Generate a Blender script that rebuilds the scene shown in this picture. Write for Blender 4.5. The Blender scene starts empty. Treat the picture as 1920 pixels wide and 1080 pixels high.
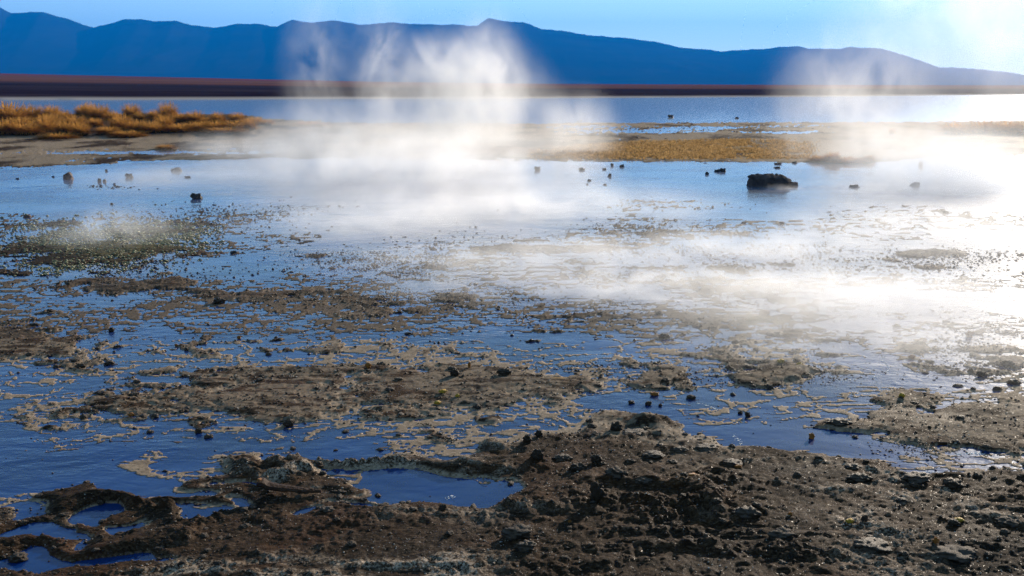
import bpy, bmesh, math, random
import numpy as np
from mathutils import Vector, Matrix, Euler

# ------------------------------------------------------------------ camera, sky, sun, exposure
SC = bpy.context.scene
COL = SC.collection
R = math.radians
F_PX, CAM_H, PITCH = 1867.0, 1.7, R(11.5)
cam_d = bpy.data.cameras.new('camera')
cam = bpy.data.objects.new('camera', cam_d)
COL.objects.link(cam)
cam.location = (0, 0, CAM_H)
cam.rotation_euler = (R(90) - PITCH, 0, 0)
cam_d.lens, cam_d.sensor_width = 35.0, 36.0
cam_d.clip_start, cam_d.clip_end = 0.05, 20000
cam_d.dof.use_dof = True
cam_d.dof.focus_distance = 6.5
cam_d.dof.aperture_fstop = 7.0
SC.camera = cam

SUN_EL, SUN_AZ = R(15.0), R(31.0)          # azimuth to the right of +Y
world = bpy.data.worlds.new('World')
SC.world = world
world.use_nodes = True
wn, wl = world.node_tree.nodes, world.node_tree.links
bg = wn['Background']
sky = wn.new('ShaderNodeTexSky')
sky.sky_type = 'NISHITA'
sky.sun_disc = False
sky.sun_elevation = SUN_EL
sky.sun_rotation = SUN_AZ
sky.altitude = 4300
sky.air_density = 1.0
sky.dust_density = 0.35
sky.ozone_density = 1.6
hsv = wn.new('ShaderNodeHueSaturation')
hsv.inputs['Saturation'].default_value = 0.80
hsv.inputs['Hue'].default_value = 0.464
wl.new(sky.outputs[0], hsv.inputs['Color'])
wl.new(hsv.outputs[0], bg.inputs[0])
bg.inputs[1].default_value = 0.115

sun_d = bpy.data.lights.new('sun', 'SUN')
sun = bpy.data.objects.new('sun', sun_d)
COL.objects.link(sun)
sun_d.energy = 5.0
sun_d.angle = R(0.5)
sun_d.color = (1.0, 0.87, 0.70)
SUN_DIR = Vector((math.sin(SUN_AZ) * math.cos(SUN_EL), math.cos(SUN_AZ) * math.cos(SUN_EL), math.sin(SUN_EL)))
sun.rotation_euler = SUN_DIR.to_track_quat('Z', 'Y').to_euler()

SC.view_settings.view_transform = 'Standard'
SC.view_settings.look = 'None'
SC.view_settings.exposure = 0.78
SC.view_settings.gamma = 1.0
SC.view_settings.use_curve_mapping = False
cy = SC.cycles
cy.max_bounces = 8
cy.diffuse_bounces = 2
cy.glossy_bounces = 3
cy.transmission_bounces = 3
cy.volume_bounces = 4
cy.transparent_max_bounces = 64
cy.volume_step_rate = 0.35
cy.volume_max_steps = 256
cy.use_denoising = True
cy.denoising_prefilter = 'FAST'
cy.sample_clamp_indirect = 4.0
cy.sample_clamp_direct = 5.0

rng = np.random.default_rng(7)
random.seed(7)

# ------------------------------------------------------------------ helpers
def px_ground(px, py, z=0.0):
    """Pixel of the 1920 wide photograph -> point on the level z."""
    dx = (px - 960.0) / F_PX
    dz = (540.0 - py) / F_PX
    cp, sp = math.cos(PITCH), math.sin(PITCH)
    dy = cp + dz * sp
    dzz = -sp + dz * cp
    t = (z - CAM_H) / dzz
    return dx * t, dy * t

def ground_px(x, y, z=0.0):
    cp, sp = math.cos(PITCH), math.sin(PITCH)
    h = z - CAM_H
    d = y * cp - h * sp
    u = y * sp + h * cp
    return 960.0 + F_PX * x / d, 540.0 - F_PX * u / d

def tag(o, label=None, cat=None, group=None, kind=None):
    if label: o['label'] = label
    if cat: o['category'] = cat
    if group: o['group'] = group
    if kind: o['kind'] = kind
    return o

_P = np.random.default_rng(11).permutation(4096).astype(np.int32)
_A = np.random.default_rng(12).random(4096) * 2 * np.pi
_GX, _GY = np.cos(_A).astype(np.float32), np.sin(_A).astype(np.float32)

def pn(x, y, seed=0):
    xi = np.floor(x).astype(np.int32); yi = np.floor(y).astype(np.int32)
    fx = (x - xi).astype(np.float32); fy = (y - yi).astype(np.float32)
    u = fx * fx * fx * (fx * (fx * 6 - 15) + 10); v = fy * fy * fy * (fy * (fy * 6 - 15) + 10)
    def g(ix, iy, ax, ay):
        h = _P[(_P[(ix + seed * 57) & 4095] + iy * 31 + seed) & 4095]
        return _GX[h] * ax + _GY[h] * ay
    a = g(xi, yi, fx, fy); b = g(xi + 1, yi, fx - 1, fy)
    c = g(xi, yi + 1, fx, fy - 1); d = g(xi + 1, yi + 1, fx - 1, fy - 1)
    return 1.5 * ((a + (b - a) * u) + ((c + (d - c) * u) - (a + (b - a) * u)) * v)

def fbm(x, y, f, octs, seed=0, gain=0.5, ridged=False):
    s = np.zeros(np.shape(x), np.float32); a = 1.0; tot = 0
    for k in range(octs):
        n = pn(x * f + 13.7 * k, y * f - 7.3 * k, seed + k)
        s += a * ((1 - 2.2 * np.abs(n)) if ridged else n)
        tot += a; a *= gain; f *= 2.03
    return s / tot

def sstep(a, b, x):
    t = np.clip((x - a) / (b - a), 0, 1)
    return t * t * (3 - 2 * t)

def mesh_from(name, co, faces, mat=None, smooth=True, quads=True):
    me = bpy.data.meshes.new(name)
    k = 4 if quads else 3
    me.vertices.add(len(co)); me.vertices.foreach_set('co', np.asarray(co, np.float32).ravel())
    f = np.asarray(faces, np.int32)
    me.loops.add(f.size); me.loops.foreach_set('vertex_index', f.ravel())
    me.polygons.add(len(f)); me.polygons.foreach_set('loop_start', np.arange(0, f.size, k, dtype=np.int32))
    if smooth: me.polygons.foreach_set('use_smooth', np.ones(len(f), bool))
    me.update(calc_edges=True)
    if mat: me.materials.append(mat)
    return me

def grid_faces(nr, nc):
    i = np.arange((nr - 1) * (nc - 1)); r = i // (nc - 1); c = i % (nc - 1)
    a = r * nc + c
    return np.stack([a, a + 1, a + nc + 1, a + nc], 1)

def fattr(me, name, arr):
    at = me.attributes.new(name, 'FLOAT', 'POINT')
    at.data.foreach_set('value', np.asarray(arr, np.float32).ravel())

def obj(name, me, parent=None, loc=(0, 0, 0)):
    o = bpy.data.objects.new(name, me)
    COL.objects.link(o)
    o.location = loc
    if parent: o.parent = parent
    return o

# ------------------------------------------------------------------ node shorthand
class NT:
    def __init__(s, name):
        s.m = bpy.data.materials.new(name); s.m.use_nodes = True
        s.t = s.m.node_tree; s.n = s.t.nodes; s.l = s.t.links
        s.bsdf = s.n['Principled BSDF']; s.out = s.n['Material Output']
    def put(s, sock, v):
        if hasattr(v, 'is_linked') or isinstance(v, bpy.types.NodeSocket): s.l.new(v, sock)
        else: sock.default_value = (tuple(v) + (1,) if isinstance(v, (tuple, list)) and len(v) == 3 and sock.type == 'RGBA' else v)
    def math(s, op, a, b=0.0, c=0.0, clamp=False):
        n = s.n.new('ShaderNodeMath'); n.operation = op; n.use_clamp = clamp
        for i, v in enumerate((a, b, c)): s.put(n.inputs[i], v)
        return n.outputs[0]
    def mix(s, f, a, b, mode='MIX'):
        n = s.n.new('ShaderNodeMix'); n.data_type = 'RGBA'; n.blend_type = mode
        s.put(n.inputs[0], f); s.put(n.inputs[6], a); s.put(n.inputs[7], b)
        return n.outputs[2]
    def coord(s, kind='Object'):
        return s.n.new('ShaderNodeTexCoord').outputs[kind]
    def scale(s, v, sc, loc=(0, 0, 0)):
        n = s.n.new('ShaderNodeMapping'); s.l.new(v, n.inputs[0]); n.inputs['Scale'].default_value = sc
        n.inputs['Location'].default_value = loc
        return n.outputs[0]
    def noise(s, v, sc, det=4, rough=0.55, dist=0.0):
        n = s.n.new('ShaderNodeTexNoise'); s.l.new(v, n.inputs['Vector'])
        n.inputs['Scale'].default_value = sc; n.inputs['Detail'].default_value = det
        n.inputs['Roughness'].default_value = rough; n.inputs['Distortion'].default_value = dist
        return n.outputs[0]
    def rng(s, v, a, b, c=0.0, d=1.0):
        n = s.n.new('ShaderNodeMapRange'); n.clamp = True
        s.put(n.inputs[0], v)
        for i, q in enumerate((a, b, c, d)): n.inputs[1 + i].default_value = q
        return n.outputs[0]
    def attr(s, name):
        n = s.n.new('ShaderNodeAttribute'); n.attribute_name = name
        return n.outputs['Fac']
    def bump(s, h, strength, dist):
        n = s.n.new('ShaderNodeBump'); s.l.new(h, n.inputs['Height'])
        n.inputs['Strength'].default_value = strength; n.inputs['Distance'].default_value = dist
        return n.outputs[0]

# ------------------------------------------------------------------ shape of the shore (read off the photograph, kept as ground positions)
TOPX = [-2500, 0, 60, 130, 230, 330, 400, 470, 520, 600, 700, 760, 900, 950, 1000, 1060, 1110, 1150, 1210, 1290, 1370, 1400, 1480, 1560, 1640, 1720, 1760, 4500]
TOPY = [1010, 952, 925, 918, 930, 915, 885, 862, 848, 836, 836, 838, 850, 832, 812, 816, 790, 768, 768, 795, 818, 838, 850, 856, 866, 880, 884, 900]
# cx, cy, rx, ry, weight    (land > 0, water < 0)
BLOBS = [
 (40, 650, 150, 46, 1.3), (-200, 640, 200, 60, 1.0), (110, 640, 80, 22, .6),
 (400, 742, 230, 44, 1.35), (250, 760, 110, 26, .6), (520, 765, 120, 30, .8), (480, 705, 130, 16, .8), (330, 706, 90, 10, .35),
 (800, 738, 240, 42, 1.2), (700, 700, 180, 16, .7), (960, 722, 180, 36, 1.1), (1080, 740, 60, 24, .8), (900, 788, 130, 14, .8), (640, 790, 90, 12, .6),
 (1050, 775, 60, 12, .5),
 (775, 812, 85, 14, 1.3), (880, 848, 95, 24, 1.2), (610, 842, 90, 10, .6), (560, 862, 90, 20, .7), (640, 818, 60, 10, -.9),
 (800, 912, 118, 26, -3.2), (745, 885, 70, 20, -2.2), (660, 955, 70, 8, -.9), (870, 930, 70, 16, -1.6), (690, 918, 50, 7, 1.3), (620, 905, 50, 16, .9),
 (640, 862, 50, 14, -.5), (810, 795, 120, 7, -.2),
 (410, 945, 26, 9, -2.0), (185, 970, 26, 14, -1.9), (50, 997, 60, 12, -1.9), (262, 990, 26, 7, -1.4), (90, 1045, 60, 14, -1.7), (180, 1040, 50, 8, -1.2), (20, 962, 40, 8, -1.2),
 (110, 870, 210, 46, -1.5), (300, 925, 70, 20, -1.5), (450, 835, 130, 20, -1.0), (620, 826, 120, 14, -1.2), (340, 895, 50, 14, .9), (250, 880, 60, 18, 1.2), (300, 858, 60, 8, .8), (80, 838, 40, 7, .8), (210, 845, 40, 8, .8), (360, 832, 50, 9, .9),
 (90, 935, 70, 12, .9), (240, 1052, 60, 9, -1.4), (130, 1005, 60, 8, -1.4), (330, 962, 40, 7, -1.2), (200, 925, 40, 6, -1.2), (440, 905, 40, 5, -.9), (30, 1062, 60, 8, -1.5), (530, 965, 30, 5, -1.2), (60, 775, 90, 8, .6), (90, 765, 60, 6, .5), (60, 720, 110, 26, -.9), (110, 692, 50, 7, .9), (160, 690, 26, 8, .6),
 (1215, 795, 60, 14, .6), (1060, 820, 40, 6, -.5), (985, 800, 70, 8, -1.2), (1160, 760, 60, 16, -1.2),
 (370, 618, 42, 7, 1.1), (385, 632, 46, 8, .9), (330, 650, 52, 12, 1.2), (360, 668, 34, 6, .8), (450, 645, 60, 8, .9), (540, 632, 40, 8, .9), (600, 645, 40, 6, .5),
 (210, 612, 40, 8, .75), (130, 600, 90, 6, .5), (640, 606, 56, 5, 1.0), (700, 614, 40, 4, .7), (560, 577, 40, 6, .9), (860, 652, 60, 8, .9), (800, 625, 60, 5, .8), (905, 660, 50, 4, .5),
 (640, 655, 60, 6, .8), (510, 655, 50, 5, .8), (760, 660, 40, 5, .5), (590, 678, 90, 7, .7), (880, 678, 90, 6, .6), (1010, 638, 40, 4, .6), (1060, 620, 60, 4, .55), (965, 634, 50, 5, .6),
 (1040, 612, 60, 5, .9), (1080, 621, 70, 4, .7), (1245, 628, 24, 7, 1.2), (1205, 640, 22, 4, .9),
 (1165, 682, 26, 6, 1.2), (1195, 690, 26, 5, .8), (1255, 708, 56, 14, 1.9), (1215, 700, 30, 9, 1.0), (1300, 715, 26, 8, .9),
 (1410, 706, 62, 13, 2.0), (1480, 700, 60, 10, 1.6), (1545, 698, 60, 7, 1.2), (1440, 680, 80, 12, 1.1), (1345, 672, 90, 10, .8), (1300, 664, 60, 5, .6), (1370, 650, 60, 10, .9), (1390, 636, 40, 7, 1.0), (1540, 666, 60, 5, 1.1), (1400, 625, 80, 6, .5),
 (1460, 622, 34, 7, 1.7), (1495, 638, 40, 8, 1.5), (1425, 602, 40, 5, 1.3), (1325, 614, 50, 6, .9), (1380, 598, 60, 5, .7), (1320, 593, 60, 4, .6),
 (1160, 592, 90, 5, .8), (1050, 590, 90, 6, .7), (1190, 604, 90, 5, .6),
 (620, 558, 330, 14, .75), (900, 575, 170, 12, .9), (700, 590, 200, 6, .7), (420, 548, 130, 9, 1.0), (250, 532, 110, 12, 1.0), (560, 545, 120, 7, .6), (310, 543, 60, 7, .9), (490, 556, 60, 6, .7),
 (150, 518, 220, 12, .7), (60, 540, 120, 8, .5), (30, 560, 60, 6, .3), (60, 1010, 130, 12, .8), (150, 950, 110, 10, .9), (350, 940, 110, 12, .6), (260, 1025, 90, 10, .6),
 (190, 450, 160, 28, .85), (320, 432, 110, 10, .5), (80, 480, 160, 22, .8), (260, 480, 120, 16, .7), (100, 422, 140, 7, .7), (30, 500, 100, 14, .5),
 (360, 412, 160, 16, .3), (500, 400, 90, 14, .2),
 (660, 482, 120, 8, .55), (720, 500, 160, 14, .55), (820, 470, 110, 14, .35), (600, 516, 130, 6, .5), (590, 480, 60, 8, .4), (380, 506, 90, 4, .6), (410, 480, 60, 3, .5),
 (920, 462, 80, 6, 1.0), (1010, 462, 190, 12, .5), (1060, 470, 170, 5, .8), (1180, 462, 90, 5, .6), (960, 445, 90, 8, .3),
 (1230, 435, 110, 10, .7), (1380, 440, 90, 5, .8), (1240, 380, 90, 7, .6), (1300, 388, 120, 6, .35), (880, 428, 40, 3, .6), (730, 443, 40, 3, .6),
 (1160, 515, 130, 16, .45), (1250, 520, 80, 14, .6), (1420, 500, 130, 14, .35), (1500, 470, 200, 16, .35), (1320, 505, 80, 7, .5), (1380, 545, 120, 16, .35), (940, 535, 60, 5, .5),
 (1740, 478, 60, 6, 1.0), (1850, 478, 120, 7, .8), (1740, 505, 110, 10, .7), (1720, 525, 90, 10, .7), (1850, 540, 90, 10, .5), (1650, 490, 90, 12, .4),
 (1600, 590, 120, 8, .35), (1700, 575, 160, 6, .4), (1820, 618, 80, 8, .7), (1890, 620, 60, 10, .8),
 (1715, 650, 30, 6, 1.3), (1750, 662, 50, 6, 1.0), (1790, 652, 60, 12, .6), (1880, 665, 60, 14, .8), (1880, 678, 24, 7, 1.2), (1830, 690, 90, 14, .7), (1850, 706, 60, 10, .8), (1910, 714, 40, 9, 1.0), (1770, 738, 60, 4, .5),
 (1555, 618, 40, 3, .7),
 (1700, 768, 130, 18, 1.7), (1660, 790, 70, 14, 1.0), (1600, 792, 60, 7, 1.6), (1820, 790, 160, 26, 2.0), (2050, 790, 160, 50, 2.0), (1750, 825, 180, 26, 1.7), (1870, 762, 90, 10, 1.3), (1700, 748, 30, 7, 1.2),
 (1690, 745, 60, 8, .6), (1780, 757, 60, 5, -.7), (1860, 776, 60, 4, -.9), (1600, 845, 90, 11, -1.6), (1500, 825, 110, 18, -1.6), (1680, 858, 40, 6, -1.0), (1820, 852, 45, 5, -1.3), (1560, 812, 50, 14, -1.2), (1640, 812, 26, 7, -.6),
 (1420, 800, 90, 18, -1.0), (1760, 888, 60, 5, 1.0),
 # far bank
 (270, 286, 260, 3.5, -.8), (180, 300, 90, 3, -.4), (420, 278, 60, 4, -.4), (1200, 246, 140, 4, -.8), (1330, 240, 90, 3, -.8), (1100, 238, 120, 3, -.6), (1500, 236, 90, 3, -.5), (1480, 248, 60, 2, -.9), (1060, 250, 40, 3, -.4),
]
BANK_LO_X = [-3000, 0, 120, 300, 420, 500, 1000, 1100, 1500, 1600, 1700, 1920, 4500]
BANK_LO_Y = [320, 315, 312, 302, 300, 297, 301, 303, 306, 305, 299, 293, 292]
BANK_HI_X = [-3000, 0, 500, 640, 1000, 1500, 1920, 4500]
BANK_HI_Y = [196, 197, 220, 229, 230, 228, 226, 224]

def land_field(x, y):
    """Signed land value: above 0 is dry mud, below is under water. Also colour fields."""
    x = np.asarray(x, np.float32); y = np.asarray(y, np.float32)
    dist = np.sqrt(x * x + y * y)
    w = 0.05 + 0.012 * dist
    xw = x + w * (pn(x * 1.7, y * 1.7, 3) + .6 * pn(x * 5.1, y * 5.1, 4)) * 1.3
    yw = y + w * (pn(x * 1.5, y * 1.5, 5) + .6 * pn(x * 4.7, y * 4.7, 6)) * 1.6
    px, py = ground_px(xw, np.maximum(yw, 0.8))
    m = np.full(x.shape, -0.62, np.float32)
    for cx, cy_, rx, ry, wt in BLOBS:
        dx = (px - cx) / rx; dy = (py - cy_) / ry
        d2 = dx * dx + dy * dy
        k = d2 < 7
        m[k] += wt * np.exp(-0.8 * d2[k] ** 1.15) * 1.1
    top = np.interp(px, TOPX, TOPY)
    fg = sstep(-14, 16, py - top)
    m += 1.25 * fg
    lo = np.interp(px, BANK_LO_X, BANK_LO_Y); hi = np.interp(px, BANK_HI_X, BANK_HI_Y)
    bank = sstep(-3, 4, lo - py) * sstep(-2, 3, py - hi)
    m += 1.25 * bank
    m = np.where(py < 226, np.minimum(m, np.where(bank > .1, m, -0.8)), m)
    # natural break-up, finer close by
    n1 = fbm(x, y * 1.25, 0.55, 3, 20)
    n2 = fbm(x, y, 3.1, 4, 30, .6)
    n3 = fbm(x, y, 14.0, 3, 40, .6)
    near = np.clip((m + 1.0), 0, 1)
    n4 = fbm(x, y, 42.0, 2, 45, .6)
    midz = sstep(700, 610, py) * sstep(300, 330, py)
    m = m - .15 * sstep(845, 815, py) * sstep(520, 560, py)
    land = m + 0.34 * n1 + near * ((0.62 + .25 * (1 - fg)) * n2 + (0.56 + .20 * midz) * n3 + (0.16 + .22 * midz) * n4) * (1 - .35 * fg)
    chan = sstep(.28, .55, fbm(x + .2 * pn(x * 2, y * 2, 13), y * 1.5, 1.05, 4, 240, .6, True))
    land = land - (1 - fg * (.55 + .45 * sstep(300, 720, px))) * (1 - bank) * .75 * chan * sstep(-.3, .2, m)
    return land, m, fg, bank, px, py

def terrain(x, y):
    land, m, fg, bank, px, py = land_field(x, y)
    dist = np.sqrt(x * x + y * y)
    up = np.clip(land, 0, 3)
    rough = sstep(0.02, 0.9, land)
    # crust thickness above the water: a thin lip, then a slow rise
    lip = 0.0035 * (1 - np.exp(-up * 9)) + 0.014 * (1 - np.exp(-up * 1.1))
    rd = fbm(x, y * 1.6, 2.1, 5, 60, .55, True)
    rd2 = fbm(x + .3 * pn(x * 2, y * 2, 9), y * 2.5, 6.5, 4, 70, .6, True)
    fine = fbm(x, y, 34.0, 3, 80, .65)
    xr = x + .25 * pn(x * 1.3, y * 1.3, 7); yr = y + .16 * pn(x * 2.1, y * 2.1, 8)
    ledge = np.maximum(fbm(xr, yr * 2.3, 1.25, 4, 170, .55, True) - .22, 0)
    lumps = np.maximum(pn(xr * 7.0, yr * 15.0, 91) - .2, 0) + .6 * np.maximum(pn(xr * 17.0, yr * 32.0, 92) - .15, 0)
    patch = sstep(-.1, .4, fbm(x, y, .8, 3, 95))           # smooth flats against torn crust
    right = sstep(900, 1100, px)
    g = (0.06 + 0.94 * patch) * (1 + .35 * fg * right)
    h = np.where(land > 0, 0.001 + lip, 0.10 * land - 0.002)
    amp = rough * (1 - .45 * bank)
    h = h + amp * (0.008 * (rd - .1) * g + 0.0085 * g * (rd2 - .1) + 0.0024 * fine + 0.006 * lumps * (0.12 + .88 * g) + fg * ledge * (.25 + .75 * patch) * .085 * sstep(.35, .9, land))
    h = h + sstep(0.03, .3, land) * 0.006 * np.maximum(pn(x * 24, y * 27, 97) - .1, 0) * (1 - .5 * fg)
    # broad relief of the foreground bank
    h = h + fg * sstep(.4, 1.5, land) * (0.008 * (1 + pn(x * .9, y * 1.2, 99)) + 0.004)
    h = np.where((land > 0.02) & (h < 0.001), 0.001 + 0 * h, h)
    # films of pale scum lying on the water between the islands
    film = sstep(.28, .50, fbm(x + .1 * pn(x * 4, y * 4, 11), y * 2.4, 5.0, 4, 180, .66, True)) * sstep(-.80, -.45, m + .3 * pn(x * 1.3, y * 1.3, 12)) * sstep(-.35, .0, fbm(x, y, .7, 2, 185))
    film = film * (py > 520) * (py < 960)
    f2 = sstep(.36, .52, fbm(x + .15 * pn(x * 3, y * 3, 14), y * 1.6, 3.0, 5, 186, .68, True)) * sstep(-.05, .3, fbm(x, y * .8, .45, 2, 188)) * sstep(360, 420, py) * sstep(640, 600, py)
    f3 = sstep(.43, .57, fbm(x + .12 * pn(x * 4, y * 4, 15), y * 1.5, 4.2, 5, 187, .7, True)) * sstep(540, 590, py) * sstep(860, 800, py) * sstep(1650, 1350, px) * sstep(-.35, .1, fbm(x, y, .8, 2, 189)) * (1 - fg)
    film = np.maximum(film, np.maximum(f2, f3))
    h = h + film * .006 * np.maximum(pn(x * 11, y * 13, 93) - .05, 0) * (land < .3)
    h = np.where((film > .35) & (h < .0012), .0012, h)
    # raised turf under the tussocks; its mask also paints their shade into the colour
    sod_shade = sstep(505, 430, px) * sstep(190, 232, py) * sstep(260, 254, py)
    h = h + .10 * sod_shade
    return h, land, m, fg, bank, px, py, film, rd2, ledge, sod_shade

# ------------------------------------------------------------------ materials of the ground
def mud_material():
    s = NT('mud')
    co = s.coord('Object')
    land = s.attr('land'); ochre = s.attr('ochre'); crust = s.attr('crust'); dark = s.attr('dark'); algae = s.attr('algae'); pale = s.attr('pale')
    nA = s.noise(co, 2.3, 5, .6); nB = s.noise(co, 17, 5, .65); nC = s.noise(co, 85, 4, .7); nD = s.noise(co, 6.5, 6, .7, .6)
    c = s.mix(s.rng(nB, .35, .65), (.020, .011, .006), (.064, .036, .018))
    c = s.mix(s.rng(nA, .38, .66), c, (.028, .019, .012))
    c = s.mix(s.math('MULTIPLY', s.rng(nD, .5, .68), .6), c, (.11, .047, .016))
    c = s.mix(s.math('MULTIPLY', s.rng(nC, .55, .75), .40), c, (.17, .105, .052))
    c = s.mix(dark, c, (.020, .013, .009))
    nE = s.noise(co, 230, 3, .7); nL = s.noise(co, 1.1, 4, .6, .8)
    c = s.mix(1.0, c, s.mix(s.rng(nE, .36, .64), (.42, .42, .42), (1.75, 1.7, 1.65)), 'MULTIPLY')
    c = s.mix(s.math('MULTIPLY', s.rng(nL, .52, .64), .55), c, (.085, .036, .018))
    c = s.mix(s.math('MULTIPLY', s.rng(nL, .46, .36), .6), c, (.020, .017, .015))
    nF = s.noise(s.scale(co, (1, 2.6, 1)), 46, 5, .78, .5)
    c = s.mix(s.math('MULTIPLY', s.rng(nF, .50, .62), .55), c, (.27, .185, .115))
    c = s.mix(s.math('MULTIPLY', s.rng(nF, .44, .34), .75), c, (.012, .008, .006))
    c = s.mix(1.0, c, (.66, .60, .54), 'MULTIPLY')
    # mineral crust and dried scum
    cf = s.math('MULTIPLY', crust, s.rng(s.math('ADD', s.math('ADD', nC, s.math('MULTIPLY', nB, .5)), s.math('MULTIPLY', nE, .5)), .94, 1.16))
    c = s.mix(cf, c, (.62, .48, .35))
    c = s.mix(s.math('MULTIPLY', pale, s.math('MULTIPLY', s.rng(nB, .3, .6, .5, 1), s.rng(nF, .36, .52, .25, 1))), c, (.42, .31, .21))
    oc = s.mix(s.rng(nC, .35, .65), (.16, .085, .022), (.46, .26, .070))
    c = s.mix(s.math('MULTIPLY', ochre, s.rng(nB, .38, .52)), c, oc)
    c = s.mix(s.math('MULTIPLY', algae, s.rng(nC, .4, .6, 0, .8)), c, (.17, .155, .065))
    # drowned bed
    c = s.mix(s.math('MULTIPLY', s.rng(land, -.02, -.30), s.rng(pale, .5, .2)), c, (.022, .018, .020))
    s.put(s.bsdf.inputs['Base Color'], c)
    wet = s.rng(s.math('ADD', nA, s.math('MULTIPLY', nC, .5)), .60, .8)
    glint = s.rng(s.noise(co, 120, 2, .6), .66, .72)
    s.put(s.bsdf.inputs['Specular IOR Level'], s.math('MULTIPLY', s.rng(s.attr('bank'), 0, 1, 1, .2), s.math('ADD', .05, s.math('MULTIPLY', glint, .6))))
    s.put(s.bsdf.inputs['Roughness'], s.math('SUBTRACT', s.math('ADD', s.math('MULTIPLY', wet, .15), .68), s.math('MULTIPLY', glint, .5)))
    h = s.math('ADD', s.math('MULTIPLY', nC, .7), s.noise(co, 260, 3, .7))
    b = s.bump(h, .75, .0035)
    s.put(s.bsdf.inputs['Normal'], b)
    return s.m

def water_material():
    s = NT('water')
    s.n.remove(s.bsdf)
    co = s.coord('Object')
    big = s.noise(s.scale(co, (1, 1.5, 1)), 1.3, 3, .5, .4)
    mid = s.noise(s.scale(co, (1, 1.7, 1), (3, 1, 0)), 7.0, 3, .55, .6)
    fin = s.noise(s.scale(co, (1, 1.4, 1), (8, 4, 0)), 30.0, 2, .5)
    calm = s.rng(s.noise(co, .55, 3, .5), .40, .62)
    ln = s.n.new('ShaderNodeVectorMath'); ln.operation = 'LENGTH'; s.l.new(co, ln.inputs[0])
    nearf = s.rng(ln.outputs['Value'], 9, 36, 1, .06)
    mid = s.math('MULTIPLY', mid, nearf); fin = s.math('MULTIPLY', fin, nearf); big = s.math('MULTIPLY', big, s.rng(nearf, .06, 1, .3, 1))
    h = s.math('ADD', s.math('MULTIPLY', big, .9), s.math('MULTIPLY', s.math('MULTIPLY', mid, .42), s.math('ADD', s.math('MULTIPLY', calm, 1.0), .15)))
    h = s.math('ADD', h, s.math('MULTIPLY', s.math('MULTIPLY', fin, .07), calm))
    b = s.bump(h, 1.0, .014)
    fr = s.n.new('ShaderNodeFresnel'); fr.inputs['IOR'].default_value = 1.36; s.l.new(b, fr.inputs['Normal'])
    gl = s.n.new('ShaderNodeBsdfGlossy'); gl.inputs['Color'].default_value = (1, 1, 1, 1); gl.inputs['Roughness'].default_value = .06
    g2 = s.n.new('ShaderNodeBsdfGlossy'); g2.inputs['Roughness'].default_value = .45; s.l.new(b, g2.inputs['Normal'])
    gm = s.n.new('ShaderNodeMixShader'); gm.inputs[0].default_value = .20
    s.l.new(gl.outputs[0], gm.inputs[1]); s.l.new(g2.outputs[0], gm.inputs[2])
    s.l.new(b, gl.inputs['Normal'])
    tr = s.n.new('ShaderNodeBsdfTransparent'); tr.inputs['Color'].default_value = (.30, .42, .55, 1)
    df = s.n.new('ShaderNodeBsdfDiffuse'); df.inputs['Color'].default_value = (.002, .038, .185, 1)
    body = s.n.new('ShaderNodeMixShader'); s.l.new(s.rng(s.noise(co, .9, 4, .6), .35, .65, .45, .92), body.inputs[0])
    s.l.new(tr.outputs[0], body.inputs[1]); s.l.new(df.outputs[0], body.inputs[2])
    mx = s.n.new('ShaderNodeMixShader')
    s.l.new(fr.outputs[0], mx.inputs[0]); s.l.new(body.outputs[0], mx.inputs[1]); s.l.new(gm.outputs[0], mx.inputs[2])
    s.l.new(mx.outputs[0], s.out.inputs['Surface'])
    return s.m

MUD = mud_material()
WATER = water_material()

# ------------------------------------------------------------------ mud flat: the fan of ground the photograph sees in detail
NR, NCD, NCW = 900, 1020, 70
inv = np.linspace(1 / 2.1, 1 / 58.0, NR)
rows = 1.0 / inv
t = np.concatenate([np.linspace(-1.15, -.59, NCW, endpoint=False), np.linspace(-.59, .59, NCD), np.linspace(.59, 1.15, NCW + 1)[1:]])
NC = len(t)
Y, T = np.meshgrid(rows, t, indexing='ij')
X = (Y + 0.45) * T
X = X.ravel(); Y = Y.ravel()
H, LAND, M, FG, BANK, PX, PY, FILM, RD2, LEDGE, SOD_SHADE = terrain(X, Y)
co3 = np.stack([X, Y, H], 1)
me = mesh_from('mud_flat', co3, grid_faces(NR, NC), MUD)
scum = sstep(-.03, .04, LAND) * (1 - sstep(.05, .24, LAND)) * sstep(-.25, .2, fbm(X, Y, 1.1, 3, 120))
scum = scum + .8 * FG * sstep(.0, .1, LAND) * (1 - sstep(.15, .65, LAND)) * (PY < 880) * sstep(-.3, .1, fbm(X, Y, 1.4, 3, 121))
frost = FG * sstep(.12, .5, LEDGE + .25 * (RD2 - .3) + .2 * pn(X * 1.1, Y * 1.1, 130)) * sstep(-.1, .3, fbm(X, Y, .9, 3, 131))
fattr(me, 'land', LAND)
fattr(me, 'bank', np.maximum(BANK, PY < 300))
fattr(me, 'crust', np.clip(.9 * frost + .55 * scum, 0, 1))
fattr(me, 'pale', np.clip(scum * .95 + FILM * (LAND < .1) * 1.2 + .6 * (PY < 830) * (PY > 520) * sstep(.25, .5, fbm(X + .1 * pn(X * 4, Y * 4, 11), Y * 2.2, 4.2, 4, 190, .65, True)) + .95 * BANK * (1 - sstep(-.1, .25, fbm(X, Y * .5, .5, 5, 140, .65))) , 0, 1) * (1 - SOD_SHADE) * (1 - .55 * (PY < 640) * (PY > 310)))
och_band = sstep(1010, 1110, PX) * (1 - sstep(1490, 1560, PX)) * sstep(262, 272, PY + .03 * (1290 - PX) * .0) * (1 - sstep(296, 301, PY))
och_spot = sstep(.42, .62, fbm(X, Y, 1.9, 3, 150)) * .8
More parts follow.
